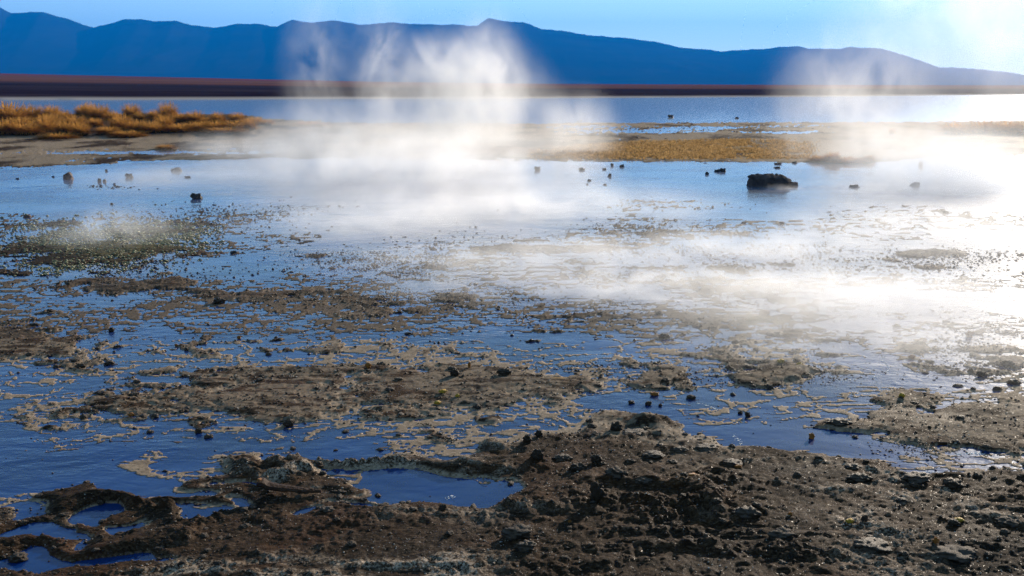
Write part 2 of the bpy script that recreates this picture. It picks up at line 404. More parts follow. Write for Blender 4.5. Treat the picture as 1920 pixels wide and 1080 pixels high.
fattr(me, 'ochre', np.clip(och_band * 1.0 * sstep(-.35, .2, fbm(X * .6, Y * .25, 1.2, 4, 151)) + och_spot * (LAND > .1) * (PY > 560), 0, 1))
fattr(me, 'algae', np.clip(sstep(1.4, .4, ((PX - 210) / 160) ** 2 + ((PY - 450) / 34) ** 2) + sstep(1.3, .6, ((PX - 1425) / 50) ** 2 + ((PY - 602) / 9) ** 2), 0, 1))
fattr(me, 'dark', np.clip(sstep(.12, .45, fbm(X, Y * 1.5, 3.3, 4, 160)) * .8 + SOD_SHADE * .9 + .45 * FG * sstep(.1, -.2, fbm(X, Y * 1.5, 1.1, 3, 161)), 0, 1))  # tussock zone darkened: their cast shade and dark root soil painted in
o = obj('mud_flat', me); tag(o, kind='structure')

# ------------------------------------------------------------------ water sheet
wv = [(-190, 1.2, 0), (190, 1.2, 0), (420, 300, 0), (-420, 300, 0)]
wm = bpy.data.meshes.new('water'); wm.from_pydata(wv, [], [(0, 1, 2, 3)]); wm.materials.append(WATER)
o = obj('water', wm); tag(o, kind='structure')

# ------------------------------------------------------------------ plain: ground all round, the bed of the lake and the rising far shore
def plain_material():
    s = NT('plain_soil')
    co = s.coord('Object')
    far = s.attr('far'); salt = s.attr('salt')
    st = s.noise(s.scale(co, (.006, .02, .02)), 1.0, 5, .6)
    n2 = s.noise(s.scale(co, (.05, .2, .2)), 1.0, 5, .65)
    c = s.mix(s.rng(far, .44, .56), (.018, .006, .006), (.17, .062, .022))
    c = s.mix(s.rng(far, .78, .92), c, (.20, .035, .016))
    c = s.mix(s.math('MULTIPLY', s.rng(st, .42, .62), .55), c, (.050, .032, .030))
    c = s.mix(s.math('MULTIPLY', s.rng(n2, .50, .70), .12), c, (.24, .16, .10))
    c = s.mix(salt, c, (.42, .37, .34))
    s.put(s.bsdf.inputs['Base Color'], c)
    s.bsdf.inputs['Roughness'].default_value = .9
    s.bsdf.inputs['Specular IOR Level'].default_value = .0
    return s.m

SHX = [-6000, 0, 600, 960, 1500, 1920, 8000]
SHY = [188.5, 187.5, 185.5, 184.5, 181, 177, 172]
PLX = [-6000, -1500, 0, 400, 700, 1000, 1400, 1920, 4000, 8000]
PLY = [120, 120, 136.5, 146, 153, 157, 159, 160, 158, 158]
az = np.linspace(-math.pi, math.pi, 900, endpoint=False)
rr = np.concatenate([np.geomspace(.6, 60, 50), np.geomspace(66, 6500, 150)])
RR, AZ = np.meshgrid(rr, az, indexing='ij')
RRf, AZf = RR.ravel(), AZ.ravel()
ca = np.maximum(np.cos(AZf), .12)
front = sstep(R(60), R(50), np.abs(AZf))
yv = RRf * np.cos(AZf); xv = RRf * np.sin(AZf)
pxa = 960 + F_PX * np.tan(np.clip(AZf, -1.2, 1.2)) * math.cos(PITCH)
cp, sp = math.cos(PITCH), math.sin(PITCH)
def elev_tan(py):       # tangent of the elevation of a pixel row on the middle column
    q = (540 - py) / F_PX
    return (q * cp - sp) / (cp + q * sp)
tshore = -elev_tan(np.interp(pxa, SHX, SHY))
rs = CAM_H / tshore                      # forward distance of the far shore
ttop = elev_tan(np.interp(pxa, PLX, PLY))
fwd = np.where(front > 0, RRf * ca, RRf)
D1 = 700.0
ztop = CAM_H + D1 * ttop
shn = 5.0 * fbm(xv, yv, .03, 3, 200)
u = np.clip((fwd - rs + shn) / (D1 - rs), 0, 1)
zf = np.where(fwd > rs - shn, .06 + ztop * (.10 * sstep(0, .04, u) * np.minimum(ztop, 2) / np.maximum(ztop, .1) + .0) + (ztop - .2) * u ** 1.0, -.45)
zf = np.where(fwd > D1, np.maximum(ztop - .2, .3) + 0 * zf, zf)
zb = .03 + .05 * fbm(xv, yv, .3, 3, 210)
zz = zf * front + zb * (1 - front)
co3 = np.stack([xv, yv, zz], 1)
nA = len(az); nRr = len(rr)
i = np.arange((nRr - 1) * nA); r_ = i // nA; c_ = i % nA; c2 = (c_ + 1) % nA
fc = np.stack([r_ * nA + c_, r_ * nA + c2, (r_ + 1) * nA + c2, (r_ + 1) * nA + c_], 1)[:, ::-1]
pm = mesh_from('plain', co3, fc, plain_material())
fattr(pm, 'far', np.clip((fwd - rs) / (D1 - rs), 0, 1) ** .5 + .05 * fbm(xv, yv, .01, 3, 220))
fattr(pm, 'salt', front * sstep(-3, 0, fwd - rs + shn) * (1 - sstep(3, 11, fwd - rs + shn)) * .9)
o = obj('plain', pm); tag(o, kind='structure')
# centre cap under the camera
cv = [(math.sin(a) * .6, math.cos(a) * .6, float(zz[k])) for k, a in enumerate(az)]
cm = bpy.data.meshes.new('ground_cap'); cm.from_pydata(cv, [], [tuple(range(len(cv)))[::-1]]); cm.materials.append(pm.materials[0])
o = obj('ground', cm); tag(o, kind='structure')

# ------------------------------------------------------------------ mountains
RIDGE = [(-1500, 70), (-900, 30), (-400, 22), (-120, 14), (0, 10), (30, 2), (45, 6), (70, 21), (98, 19), (125, 18), (170, 32), (215, 48), (245, 40), (270, 32), (300, 32), (325, 36), (360, 35), (385, 42), (430, 48), (470, 41),
 (510, 41), (542, 46), (570, 33), (605, 39), (640, 34), (675, 39), (688, 43), (740, 38), (780, 41), (850, 42), (897, 45), (917, 30), (957, 37), (979, 37), (1015, 51), (1050, 54), (1095, 62), (1160, 67), (1220, 75), (1260, 85),
 (1335, 92), (1410, 88), (1440, 84), (1467, 83), (1490, 87), (1545, 88), (1565, 84), (1620, 87), (1660, 99), (1725, 122), (1785, 125), (1850, 132), (1918, 143), (2100, 152), (2500, 148), (3000, 135), (4200, 150)]
def mountain_material():
    s = NT('mountain_rock')
    co = s.coord('Object')
    n1 = s.noise(s.scale(co, (.004, .004, .004)), 1.0, 6, .6)
    n2 = s.noise(s.scale(co, (.002, .002, .02)), 1.0, 4, .6)
    c = s.mix(s.rng(n1, .35, .65), (.016, .013, .012), (.028, .021, .017))
    c = s.mix(s.math('MULTIPLY', s.rng(n2, .5, .65), .4), c, (.045, .034, .028))
    s.put(s.bsdf.inputs['Base Color'], c)
    s.bsdf.inputs['Roughness'].default_value = .95
    s.bsdf.inputs['Specular IOR Level'].default_value = .0
    return s.m
rx_ = np.array([p[0] for p in RIDGE]); ry_ = np.array([p[1] for p in RIDGE])
mx_px = np.linspace(-1500, 4200, 1500)
V = np.linspace(0, 1.35, 90)
VV, MXP = np.meshgrid(V, mx_px, indexing='ij')
VV = VV.ravel(); MXP = MXP.ravel()
tanx = (MXP - 960) / (F_PX * math.cos(PITCH))
D0, DR = 2050.0, 3300.0
yy = D0 + (DR - D0) * VV
xx = tanx * DR + (yy - DR) * tanx * .75
el = elev_tan(np.interp(MXP, rx_, ry_))
zr = CAM_H + DR * el
base = np.maximum(np.interp(MXP, PLX, PLY) * 0, 0)
prof = np.where(VV < 1, VV ** 1.6 * .92 + .08 * np.sin(VV * math.pi / 2), 1 - (VV - 1) * 1.1)
gul = fbm(xx, yy * .35, .0022, 6, 300, .55, True)
bump_ = np.sin(np.clip(VV, 0, 1) * math.pi) 
zmt = zr * prof + bump_ * gul * 13 - 6
zmt = np.where(VV > 1, zmt - 3 * (VV - 1), zmt) + np.where(np.abs(VV - 1) < .12, (2.2 * pn(xx * .02, yy * .02, 33) + 1.4 * pn(xx * .06, yy * .05, 34)), 0)
mm = mesh_from('mountains', np.stack([xx, yy, zmt], 1), grid_faces(len(V), len(mx_px)), mountain_material())
o = obj('mountains', mm); tag(o, kind='structure')

# ------------------------------------------------------------------ haze: closed box round everything
def box_mesh(name, x0, x1, y0, y1, z0, z1, mat):
    bm = bmesh.new()
    v = [bm.verts.new(p) for p in ((x0, y0, z0), (x1, y0, z0), (x1, y1, z0), (x0, y1, z0), (x0, y0, z1), (x1, y0, z1), (x1, y1, z1), (x0, y1, z1))]
    for f in ((3, 2, 1, 0), (4, 5, 6, 7), (0, 1, 5, 4), (1, 2, 6, 5), (2, 3, 7, 6), (3, 0, 4, 7)): bm.faces.new([v[k] for k in f])
    me = bpy.data.meshes.new(name); bm.to_mesh(me); bm.free(); me.materials.append(mat)
    return me
hz = NT('haze_air'); hz.n.remove(hz.bsdf)
pv = hz.n.new('ShaderNodeVolumePrincipled')
pv.inputs['Color'].default_value = (.0, .31, 1.0, 1)
pv.inputs['Density'].default_value = 2.1e-4
pv.inputs['Anisotropy'].default_value = 0.1
hz.l.new(pv.outputs[0], hz.out.inputs['Volume'])
o = obj('haze', box_mesh('haze', -9500, 9500, -6800, 6900, -30, 420, hz.m)); tag(o, kind='stuff')

# ------------------------------------------------------------------ rocks
def stone_material(name, c1, c2, rough=.55, crust=.0):
    s = NT(name)
    co = s.coord('Object')
    n1 = s.noise(co, 9, 5, .65); n2 = s.noise(co, 48, 4, .7)
    c = s.mix(s.rng(n1, .35, .65), c1, c2)
    c = s.mix(s.math('MULTIPLY', s.rng(n2, .54, .72), .35), c, (.16, .12, .09))
    if crust:
        geo = s.n.new('ShaderNodeNewGeometry'); sep = s.n.new('ShaderNodeSeparateXYZ'); s.l.new(geo.outputs['Normal'], sep.inputs[0])
        f = s.math('MULTIPLY', s.rng(s.math('ADD', sep.outputs[2], s.math('MULTIPLY', n2, .8)), .75, 1.25), crust)
        c = s.mix(f, c, (.22, .17, .13))
    s.put(s.bsdf.inputs['Base Color'], c)
    s.bsdf.inputs['Roughness'].default_value = rough
    s.bsdf.inputs['Specular IOR Level'].default_value = .12
    s.put(s.bsdf.inputs['Normal'], s.bump(s.math('ADD', n2, n1), .6, .01))
    return s.m
ROCK = stone_material('dark_rock', (.030, .026, .026), (.075, .062, .058), .5)
BOULDER = stone_material('boulder_rock', (.040, .032, .032), (.11, .086, .08), .95)
BOULDER.node_tree.nodes['Principled BSDF'].inputs['Specular IOR Level'].default_value = .03
REDROCK = stone_material('red_rock', (.075, .040, .034), (.13, .075, .062), .45)
CLOD = stone_material('mud_clod', (.022, .014, .009), (.070, .043, .025), .55, .3)
CLOD_FROST = stone_material('crusted_clod', (.026, .018, .012), (.07, .046, .03), .7, .35)
YELLOW = stone_material('yellow_crust', (.42, .22, .018), (.62, .40, .05), .5)
ORANGE = stone_material('orange_crust', (.26, .085, .018), (.42, .17, .03), .5)

def lump_mesh(name, mat, sub=3, seed=0, rough=.35, flat=1.0, angular=False):
    bm = bmesh.new()
    bmesh.ops.create_icosphere(bm, subdivisions=sub, radius=1)
    rnd = random.Random(seed)
    from mathutils import noise as mn
    off = Vector((rnd.uniform(-50, 50), rnd.uniform(-50, 50), rnd.uniform(-50, 50)))
    planes = [(Vector((rnd.gauss(0, 1), rnd.gauss(0, 1), rnd.gauss(0, .8))).normalized(), rnd.uniform(.55, .85)) for _ in range(9)]
    for v in bm.verts:
        p = v.co.copy()
        if angular:
            for n, d in planes:
                q = p.dot(n)
                if q > d: p -= n * (q - d) * .92
        k = 1 + rough * (mn.fractal(p * 1.6 + off, 1.0, 2.0, 3)) + rough * .55 * mn.noise(p * 4.5 + off)
        p *= k
        p.z *= flat
        v.co = p
    me = bpy.data.meshes.new(name); bm.to_mesh(me); bm.free()
    if not angular:
        me.polygons.foreach_set('use_smooth', [True] * len(me.polygons))
    me.materials.append(mat)
    return me

def place(name, me, px, pyb, wpx, hpx, label, cat, group=None, rot=None, sink=.25, depth=.8, ground=False):
    x, y = px_ground(px, pyb)
    z = 0.0
    if ground:
        for _ in range(2):
            z = max(float(terrain(np.array([x]), np.array([y]))[0][0]), 0)
            x, y = px_ground(px, pyb, z)
    s = math.hypot(y, CAM_H) / F_PX
    if name == 'mud_clod' and wpx > 30: hpx *= .62; wpx *= .85; sink += .15; depth *= 1.1
    w = wpx * s / 2; h = hpx * s
    sink = sink + (.12 if name == 'rock' else 0)
    o = obj(name, me, None, (x, y + w * depth * .3, z + h * (.5 - sink)))
    zr_ = max(abs(v.co.z) for v in me.vertices); xr = max(abs(v.co.x) for v in me.vertices)
    k = h * (.5 + sink) / zr_
    o.scale = (w / xr, w * depth / xr, k)
    if rot is not None: o.rotation_euler = (0, 0, 0)
    return tag(o, label, cat, group)

# the large flat slab in the water
def boulder():
    from mathutils import noise as mn
    out = [(-.45, .02), (-.42, .11), (-.445, .15), (-.40, .172), (-.30, .180), (-.17, .172), (-.05, .184), (.07, .170), (.12, .182), (.20, .150), (.27, .118), (.33, .085), (.24, .062), (.36, .058), (.43, .050), (.44, .0), (.40, -.08), (-.44, -.08)]
    bm = bmesh.new(); loops = []
    NL = 7
    pts = []
    for i in range(len(out)):
        a, b = out[i], out[(i + 1) % len(out)]
        for k in range(3):
            q = k / 3; pts.append((a[0] + (b[0] - a[0]) * q, a[1] + (b[1] - a[1]) * q))
    for j in range(NL):
        yj = -.22 + .46 * j / (NL - 1)
        e = 1 - .16 * abs(j - NL // 2) / (NL // 2)
        if j in (0, NL - 1): e *= .88
        ring = []
        for x, z in pts:
            p = Vector((x * e + .03 * mn.noise(Vector((x * 5, yj * 6, z * 8))) + .015 * mn.noise(Vector((x * 16, yj * 16, z * 20))), yj + .035 * mn.noise(Vector((x * 7, z * 9, 3))), z * (e if z > 0 else 1) + .022 * mn.noise(Vector((x * 24, yj * 14, 9))) + .018 * mn.noise(Vector((x * 11, yj * 9, 1)))))
            ring.append(bm.verts.new(p))
        loops.append(ring)
    n = len(pts)
    for j in range(NL - 1):
        for i in range(n):
            bm.faces.new((loops[j][i], loops[j][(i + 1) % n], loops[j + 1][(i + 1) % n], loops[j + 1][i]))
    bm.faces.new(loops[0]); bm.faces.new(loops[-1][::-1])
    bmesh.ops.recalc_face_normals(bm, faces=bm.faces)
    me = bpy.data.meshes.new('boulder'); bm.to_mesh(me); bm.free(); me.materials.append(BOULDER)
    return me
bx_, by_ = px_ground(1449, 348)
o = obj('boulder', boulder(), None, (bx_, by_, -.005)); o.scale = (1, 1, 1.15)
tag(o, 'large flat dark boulder with broken right end standing in the steaming water', 'boulder')

ANG = [lump_mesh('rock', ROCK, 3, k, .42, .7, True) for k in range(5)]
ANGR = lump_mesh('rock', REDROCK, 3, 21, .18, .9, True)
RG = 'rocks standing in the shallow water'
ROCKS = [
 (125, 337, 22, 15, 'round reddish rock, biggest of the rocks in the blue water below the tussock bank', 'r'),
 (186, 342, 9, 7, 'dark half of the touching pair of small rocks right of the round reddish rock', 'a'),
 (195, 342, 8, 6, 'pale-flecked half of the touching pair of small rocks right of the round reddish rock', 'r'),
 (241, 334, 15, 8, 'dark humped rock midway between the touching pair and the long low rock', 'a'),
 (328, 322, 24, 8, 'long low rock tapering to a tail on its left, below the pale mud spit', 'r'),
 (351, 334, 13, 4, 'small flat rock just below the long low tapering rock', 'a'),
 (199, 322, 6, 4, 'tiny rock above and right of the round reddish rock', 'a'),
 (99, 333, 7, 3, 'tiny flat rock just left of the round reddish rock', 'a'),
 (367, 374, 22, 11, 'pointed dark rock alone in pale blue water above the band of floating specks', 'a'),
 (49, 409, 18, 6, 'brown rock on the muddy edge where the blue water ends at the left', 'r'),
 (437, 476, 15, 6, 'lone dark oval rock in the pale water left of the thick steam', 'a'),
 (214, 347, 6, 3, 'tiny rock at the tip of the floating weed streak', 'a'),
 (32, 337, 8, 3, 'tiny dark rock in blue water at the left edge of the photo', 'a'),
 (1008, 320, 13, 7, 'grey rock veiled by steam left of the row of black stones', 'a'),
 (1091, 320, 13, 5, 'flat black stone, leftmost and widest of the row under the ochre grass', 'a'),
 (1133, 319, 9, 4, 'square black stone, second of the row under the ochre grass', 'a'),
 (1143, 332, 8, 6, 'black stone with a white fleck below the square black stone', 'a'),
 (1166, 314, 10, 6, 'pointed black stone close under the ochre grass shore', 'a'),
 (1148, 312, 7, 5, 'black stone touching the ochre grass shore beside the pointed one', 'a'),
 (1105, 340, 8, 3, 'upper of two thin black stones low in the pale blue water', 'a'),
 (1101, 347, 5, 3, 'lower and smaller of two thin black stones in the pale blue water', 'a'),
 (1134, 348, 8, 3, 'thin black stone right of the two thin stones in pale blue water', 'a'),
 (1345, 323, 12, 6, 'left lump of the joined black pair of stones left of the large boulder', 'a'),
 (1356, 323, 13, 7, 'right taller lump of the joined black pair of stones left of the large boulder', 'a'),
 (1326, 328, 8, 5, 'small black stone lower left of the joined black pair', 'a'),
 (1459, 309, 16, 4, 'flat bar-shaped black stone above the large boulder', 'a'),
 (1457, 316, 14, 3, 'thin sliver of stone between the bar-shaped stone and the boulder', 'a'),
 (1490, 307, 10, 4, 'black stone at the shore right of the bar-shaped stone', 'a'),
 (1258, 221, 12, 5, 'dark stone on the edge of the far lake', 'a'),
 (1382, 223, 8, 3, 'small stone on the edge of the far lake nearer the steam', 'a'),
 (1727, 312, 9, 11, 'upright grey stone fading into steam at the bright shore on the right', 'a'),
 (1716, 349, 19, 7, 'flat grey stone in bright steam below the upright grey stone', 'a'),
 (1602, 352, 19, 6, 'faint low stone in the steam right of the large boulder', 'a'),
 (1774, 401, 15, 5, 'lone flat stone in the white steam at the right', 'a'),
 (1466, 421, 12, 5, 'small brown stone in steam below the large boulder', 'a'),
 (1395, 420, 11, 5, 'small black stone at the rim of the gritty patch below the boulder', 'a'),
]
for i, (px, pyb, w, h, lab, kind) in enumerate(ROCKS):
    me = ANGR if kind == 'r' else ANG[i % 5]
    place('rock', me, px, pyb - 1, w, h, lab, 'rock', RG)

# ------------------------------------------------------------------ foreground clods, singly read off the photograph
LM = [lump_mesh('clod', CLOD, 4, 40 + k, .45, .75) for k in range(5)]
LF = [lump_mesh('clod', CLOD_FROST, 4, 60 + k, .50, .7) for k in range(4)]
LY = [lump_mesh('clod', YELLOW, 3, 80 + k, .6, .6) for k in range(3)]
LO = [lump_mesh('clod', ORANGE, 3, 90 + k, .55, .7) for k in range(3)]
CLODS = [
 (1007, 862, 26, 22, 'round dark mud clod on the bank right of the blue pool', 'm'),
 (1155, 893, 54, 26, 'broad dark mound of mud with a frosted rim, largest on the foreground bank', 'f'),
 (1120, 932, 30, 30, 'upright brown clod narrowing downwards among the frosted ridges', 'm'),
 (1155, 808, 24, 20, 'black pointed clod at the head of a dark ridge near the water', 'm'),
 (1118, 867, 26, 16, 'dark clod behind the broad frosted mound', 'm'),
 (1055, 862, 50, 14, 'low dark ridge of mud left of the broad frosted mound', 'm'),
 (1085, 880, 40, 18, 'pale crusted hump just left of the broad frosted mound', 'f'),
 (1208, 905, 46, 14, 'dark frosted ridge right of the upright brown clod', 'f'),
 (1252, 910, 36, 14, 'reddish-dark hump at the right end of the frosted ridges', 'm'),
 (1225, 856, 56, 12, 'long dark ridge in the middle of the foreground bank', 'm'),
 (1275, 846, 46, 12, 'dark ridge with a smooth top near the curved shore', 'm'),
 (1325, 843, 60, 12, 'wide dark ridge close to the curved shore of the blue inlet', 'm'),
 (1375, 870, 50, 9, 'thin dark ridge ending at the foam-white corner of the shore', 'm'),
 (1190, 812, 60, 8, 'thin dark ridge trailing from the black pointed clod', 'm'),
 (988, 830, 20, 16, 'split dark lump at the water edge left of the foreground bank', 'm'),
 (1010, 818, 16, 12, 'small dark lump beside the split lump at the water edge', 'm'),
 (1522, 823, 14, 13, 'rust-brown round clod standing in the blue inlet', 'o'),
 (1402, 782, 12, 10, 'dark round clod in the blue inlet with a small one behind', 'm'),
 (1388, 776, 10, 6, 'tiny clod touching the dark round clod in the inlet', 'm'),
 (1296, 748, 20, 7, 'flat dark clod with pale top in the blue inlet', 'f'),
 (1228, 742, 20, 8, 'reddish flat clod in the channel above the foreground point', 'o'),
 (1216, 760, 14, 8, 'dark pebbly clod low in the channel above the foreground point', 'm'),
 (1184, 757, 14, 6, 'small dark clod leftmost in the channel above the foreground point', 'm'),
 (1238, 762, 8, 6, 'smallest dark clod in the channel above the foreground point', 'm'),
 (852, 704, 22, 13, 'square black clod rising from pale scum in mid water', 'm'),
 (945, 702, 30, 12, 'dark mound on the upper rim of the middle mud island', 'm'),
 (880, 690, 6, 13, 'upright orange clod standing on a floating scum patch', 'o'),
 (690, 689, 14, 9, 'orange-topped clod at the upper rim of the middle island', 'o'),
 (714, 686, 20, 8, 'dark clod just right of the orange-topped clod', 'm'),
 (208, 622, 14, 9, 'dark round clod inside a pale scum islet at the left', 'm'),
 (150, 690, 22, 9, 'brown clod with a smooth top below the left mud patch', 'm'),
 (410, 569, 26, 11, 'tall knobbly clod of algae and mud above the blue left water', 'f'),
 (93, 585, 14, 6, 'small dark clod alone in the blue water at the left', 'm'),
 (1455, 628, 50, 10, 'long dark mat of weed floating near the steam on the right', 'm'),
 (1246, 634, 28, 9, 'dark wedge of weed at the steam edge right of the blue water', 'm'),
 (1890, 684, 34, 14, 'dark peaked clod in the white glare at the right edge', 'm'),
 (1818, 632, 16, 12, 'rust-coloured clod in the white glare', 'o'),
 (1842, 706, 22, 10, 'dark clod below the peaked clod in the white glare', 'm'),
 (1902, 720, 26, 9, 'dark flat clod at the right edge above the mud shore', 'm'),
 (1710, 672, 16, 7, 'small reddish clod beside the curved weed line', 'o'),
 (1613, 900, 60, 18, 'long black bank of mud along the end of the blue inlet', 'm'),
 (1720, 900, 70, 18, 'black overhanging ledge with white rim right of the inlet', 'm'),
 (1790, 912, 50, 20, 'black hollow-sided lump at the right of the white-rimmed ledge', 'm'),
 (1600, 878, 40, 12, 'dark lump below the tip of the blue inlet', 'm'),
 (1690, 940, 36, 10, 'small dark slab on the grey mud right of centre', 'm'),
 (1575, 795, 60, 14, 'dark tufted mud head jutting into the pale water', 'm'),
 (830, 957, 16, 12, 'black round clod on the lower shore of the blue pool', 'm'),
 (815, 873, 24, 7, 'dark flat clod at the top right shore of the blue pool', 'm'),
 (612, 958, 36, 12, 'dark rounded lump below the long leaning slab', 'm'),
 (500, 858, 0, 0, '', ''),
 (540, 800, 22, 14, 'brown upright clod with a ragged top at the channel edge', 'm'),
 (535, 802, 0, 0, '', ''),
 (372, 812, 14, 10, 'round silvery clod at the edge of the lower left channel', 'f'),
 (212, 896, 0, 0, '', ''),
 (30, 1052, 50, 22, 'black lump of mud in the bottom left corner', 'm'),
 (1400, 968, 70, 26, 'dark overhanging clump in the middle of the right foreground', 'm'),
 (1465, 1010, 60, 26, 'pale-topped lump in the lower right foreground', 'f'),
 (1640, 1030, 90, 18, 'long dark mud ridge low in the right foreground', 'm'),
 (1800, 1046, 110, 20, 'long curved crusted ridge near the bottom right corner', 'f'),
 (1895, 985, 60, 18, 'rounded frosted hump at the right edge of the foreground', 'f'),
 (970, 1005, 70, 26, 'whitish crusted hump left of the foreground centre', 'f'),
 (985, 1030, 50, 22, 'dark clump with grass-green rim under the whitish hump', 'm'),
 (190, 1000, 0, 0, '', ''),
 (1800, 978, 20, 6, 'bright yellow-edged crust on a small dark mound at the right', 'y'),
 (1788, 984, 26, 10, 'small dark mound under the yellow-edged crust', 'm'),
 (1594, 981, 18, 8, 'yellow crust beside a small round clod in the right foreground', 'y'),
 (1622, 976, 14, 10, 'small round clod beside the yellow crust in the right foreground', 'f'),
 (1300, 894, 26, 6, 'orange crust patch on the brown mud above centre right', 'o'),
 (1385, 878, 16, 7, 'orange crust right of the long dark ridges near the shore', 'o'),
 (1692, 745, 14, 8, 'yellow clump on the tip of the right mud shore', 'y'),
 (1500, 686, 14, 7, 'yellow clump on the weedy island at the right', 'y'),
 (1465, 680, 16, 7, 'orange-yellow clump on the back of the weedy island', 'y'),
 (820, 757, 16, 5, 'long yellow crust on the middle mud island', 'y'),
 (858, 744, 10, 6, 'small yellow crust beside a puddle of the middle island', 'y'),
 (830, 737, 18, 7, 'yellow-flecked dark clump on the middle mud island', 'y'),
 (245, 780, 16, 6, 'orange crust low on the left mud island', 'o'),
 (330, 649, 9, 5, 'orange fleck on the small left island', 'o'),
 (448, 636, 9, 8, 'orange-tipped clod at the right end of the small left island', 'o'),
 (1120, 905, 8, 4, 'tiny orange cap on the upright brown clod', 'o'),
 (1068, 980, 8, 6, 'small red-orange stone on the dark foreground mud', 'o'),
 (1482, 967, 10, 8, 'red-orange stone at the left of the dark clump in the right foreground', 'o'),
 (1755, 1018, 14, 10, 'brown-orange round stone low in the right foreground', 'o'),
]
for i, (px, pyb, w, h, lab, kind) in enumerate(CLODS):
    if not lab: continue
    me = {'m': LM, 'f': LF, 'y': LY, 'o': LO}[kind]
    o = place('mud_clod' if kind in 'mf' else 'crust_clump', me[i % len(me)], px, pyb, w, h, lab, 'clod' if kind in 'mf' else 'crust', None, sink=.18, depth=.75, ground=True)

# long leaning slab with orange tip by the pool
bm = bmesh.new()
N = 15
ring = []
from mathutils import noise as mn
for i in range(N):
    q = i / (N - 1)
    cx = -.13 + .26 * q; cz = .035 - .035 * q ** .6 + .012 * math.exp(-((q - .05) / .08) ** 2); wd = .030 * (1 - q) + .008; th = .012 * (1 - .7 * q) + .003
    rg = []
    for k in range(8):
        a = k / 8 * 2 * math.pi
        rg.append(bm.verts.new((cx, math.cos(a) * wd + .004 * mn.noise(Vector((q * 9, k, 0))), cz + math.sin(a) * th + .004 * mn.noise(Vector((q * 12, k * 3, 5))))))
    ring.append(rg)
for i in range(N - 1):
    for k in range(8): bm.faces.new((ring[i][k], ring[i][(k + 1) % 8], ring[i + 1][(k + 1) % 8], ring[i + 1][k]))
bm.faces.new(ring[0][::-1]); bm.faces.new(ring[-1])
me = bpy.data.meshes.new('crust_slab'); bm.to_mesh(me); bm.free(); me.materials.append(stone_material('brown_crust', (.03, .014, .008), (.07, .032, .016), .7))
sx, sy = px_ground(545, 932)
sz = float(terrain(np.array([sx]), np.array([sy]))[0][0])
o = obj('crust_slab', me, None, (sx, sy, max(sz, 0) + .012)); tag(o, 'long thin brown slab of crust with an orange tip lying left of the blue pool', 'crust slab')
tip = obj('tip', lump_mesh('tip', ORANGE, 2, 5, .3, .8), o, (-.128, -.004, .052)); tip.scale = (.011, .014, .010)

# ------------------------------------------------------------------ many like clods
GRP = 'small mud clods strewn over the islands and banks'
cnt = 0; tries = 0
rnd = random.Random(99)
cpx = rng.uniform(-60, 1980, 9000); cpy = 575 + (1085 - 575) * rng.random(9000) ** .8
g = np.array([px_ground(a, b) for a, b in zip(cpx, cpy)])
hh, ll = terrain(g[:, 0], g[:, 1])[:2]
for k in range(9000):
    if cnt >= 230: break
    L = ll[k]
    edge = math.exp(-((L - .15) / .25) ** 2)
    p = .9 * edge + (.12 if L > .3 else 0) + (.05 if L < -.1 else 0)
    if rnd.random() > p * .35: continue
    x, y = g[k]
    s = math.hypot(y, CAM_H) / F_PX
    w = s * rnd.uniform(4, 9)
    fr = rnd.random() < .3
    me = rnd.choice(LF if fr else LM)
    o = obj('small_clod', me, None, (x, y, max(hh[k], 0) + w * .12))
    o.scale = (w, w * rnd.uniform(.6, .9), w * rnd.uniform(.45, .8)); o.rotation_euler = (0, 0, rnd.uniform(0, 6.28))
    if fr: tag(o, 'small mud clod dusted with pale crust, one of many alike on the wet mud', 'clod', 'small pale-crusted clods on the mud')
    else: tag(o, 'small dark mud clod, one of many alike strewn on the wet mud and shallows', 'clod', GRP)
    cnt += 1

# ------------------------------------------------------------------ crumbs: nobody could count them
def crumbs(name, n, box, size, mat, accept, seed, flat=.6):
    r = np.random.default_rng(seed)
    px = r.uniform(box[0], box[2], n); py = r.uniform(box[1], box[3], n)
    dz = (540 - py) / F_PX; tt = -CAM_H / (-math.sin(PITCH) + dz * math.cos(PITCH))
    x = (px - 960) / F_PX * tt; y = (math.cos(PITCH) + dz * math.sin(PITCH)) * tt
    h, land = terrain(x, y)[:2]
    keep = r.random(n) < accept(land, px, py, x, y)
    x, y, h, land = x[keep], y[keep], h[keep], land[keep]
    m = len(x); s = np.hypot(y, CAM_H) / F_PX * r.uniform(size[0], size[1], m) * (r.random(m) ** 1.2 * .8 + .5)
    base = np.array([(1, 0, 0), (.3, .95, 0), (-.8, .6, 0), (-.8, -.6, 0), (.3, -.95, 0), (0, 0, 1), (0, 0, -.6)], np.float32)
    fc = np.array([(0, 1, 5), (1, 2, 5), (2, 3, 5), (3, 4, 5), (4, 0, 5), (1, 0, 6), (2, 1, 6), (3, 2, 6), (4, 3, 6), (0, 4, 6)])
    v = base[None] * (1 + r.uniform(-.35, .35, (m, 7, 3)))
    a = r.uniform(0, 6.28, m); ca_, sa_ = np.cos(a)[:, None], np.sin(a)[:, None]
    vx = v[..., 0] * ca_ - v[..., 1] * sa_ * .7; vy = v[..., 0] * sa_ + v[..., 1] * ca_ * .7
    co = np.stack([x[:, None] + vx * s[:, None], y[:, None] + vy * s[:, None], np.maximum(h, 0)[:, None] + (v[..., 2] * flat + .2) * s[:, None]], 2).reshape(-1, 3)
    f = (fc[None] + (np.arange(m) * 7)[:, None, None]).reshape(-1, 3)
    me = mesh_from(name, co, f, mat, smooth=False, quads=False)
    return tag(obj(name, me), kind='stuff')

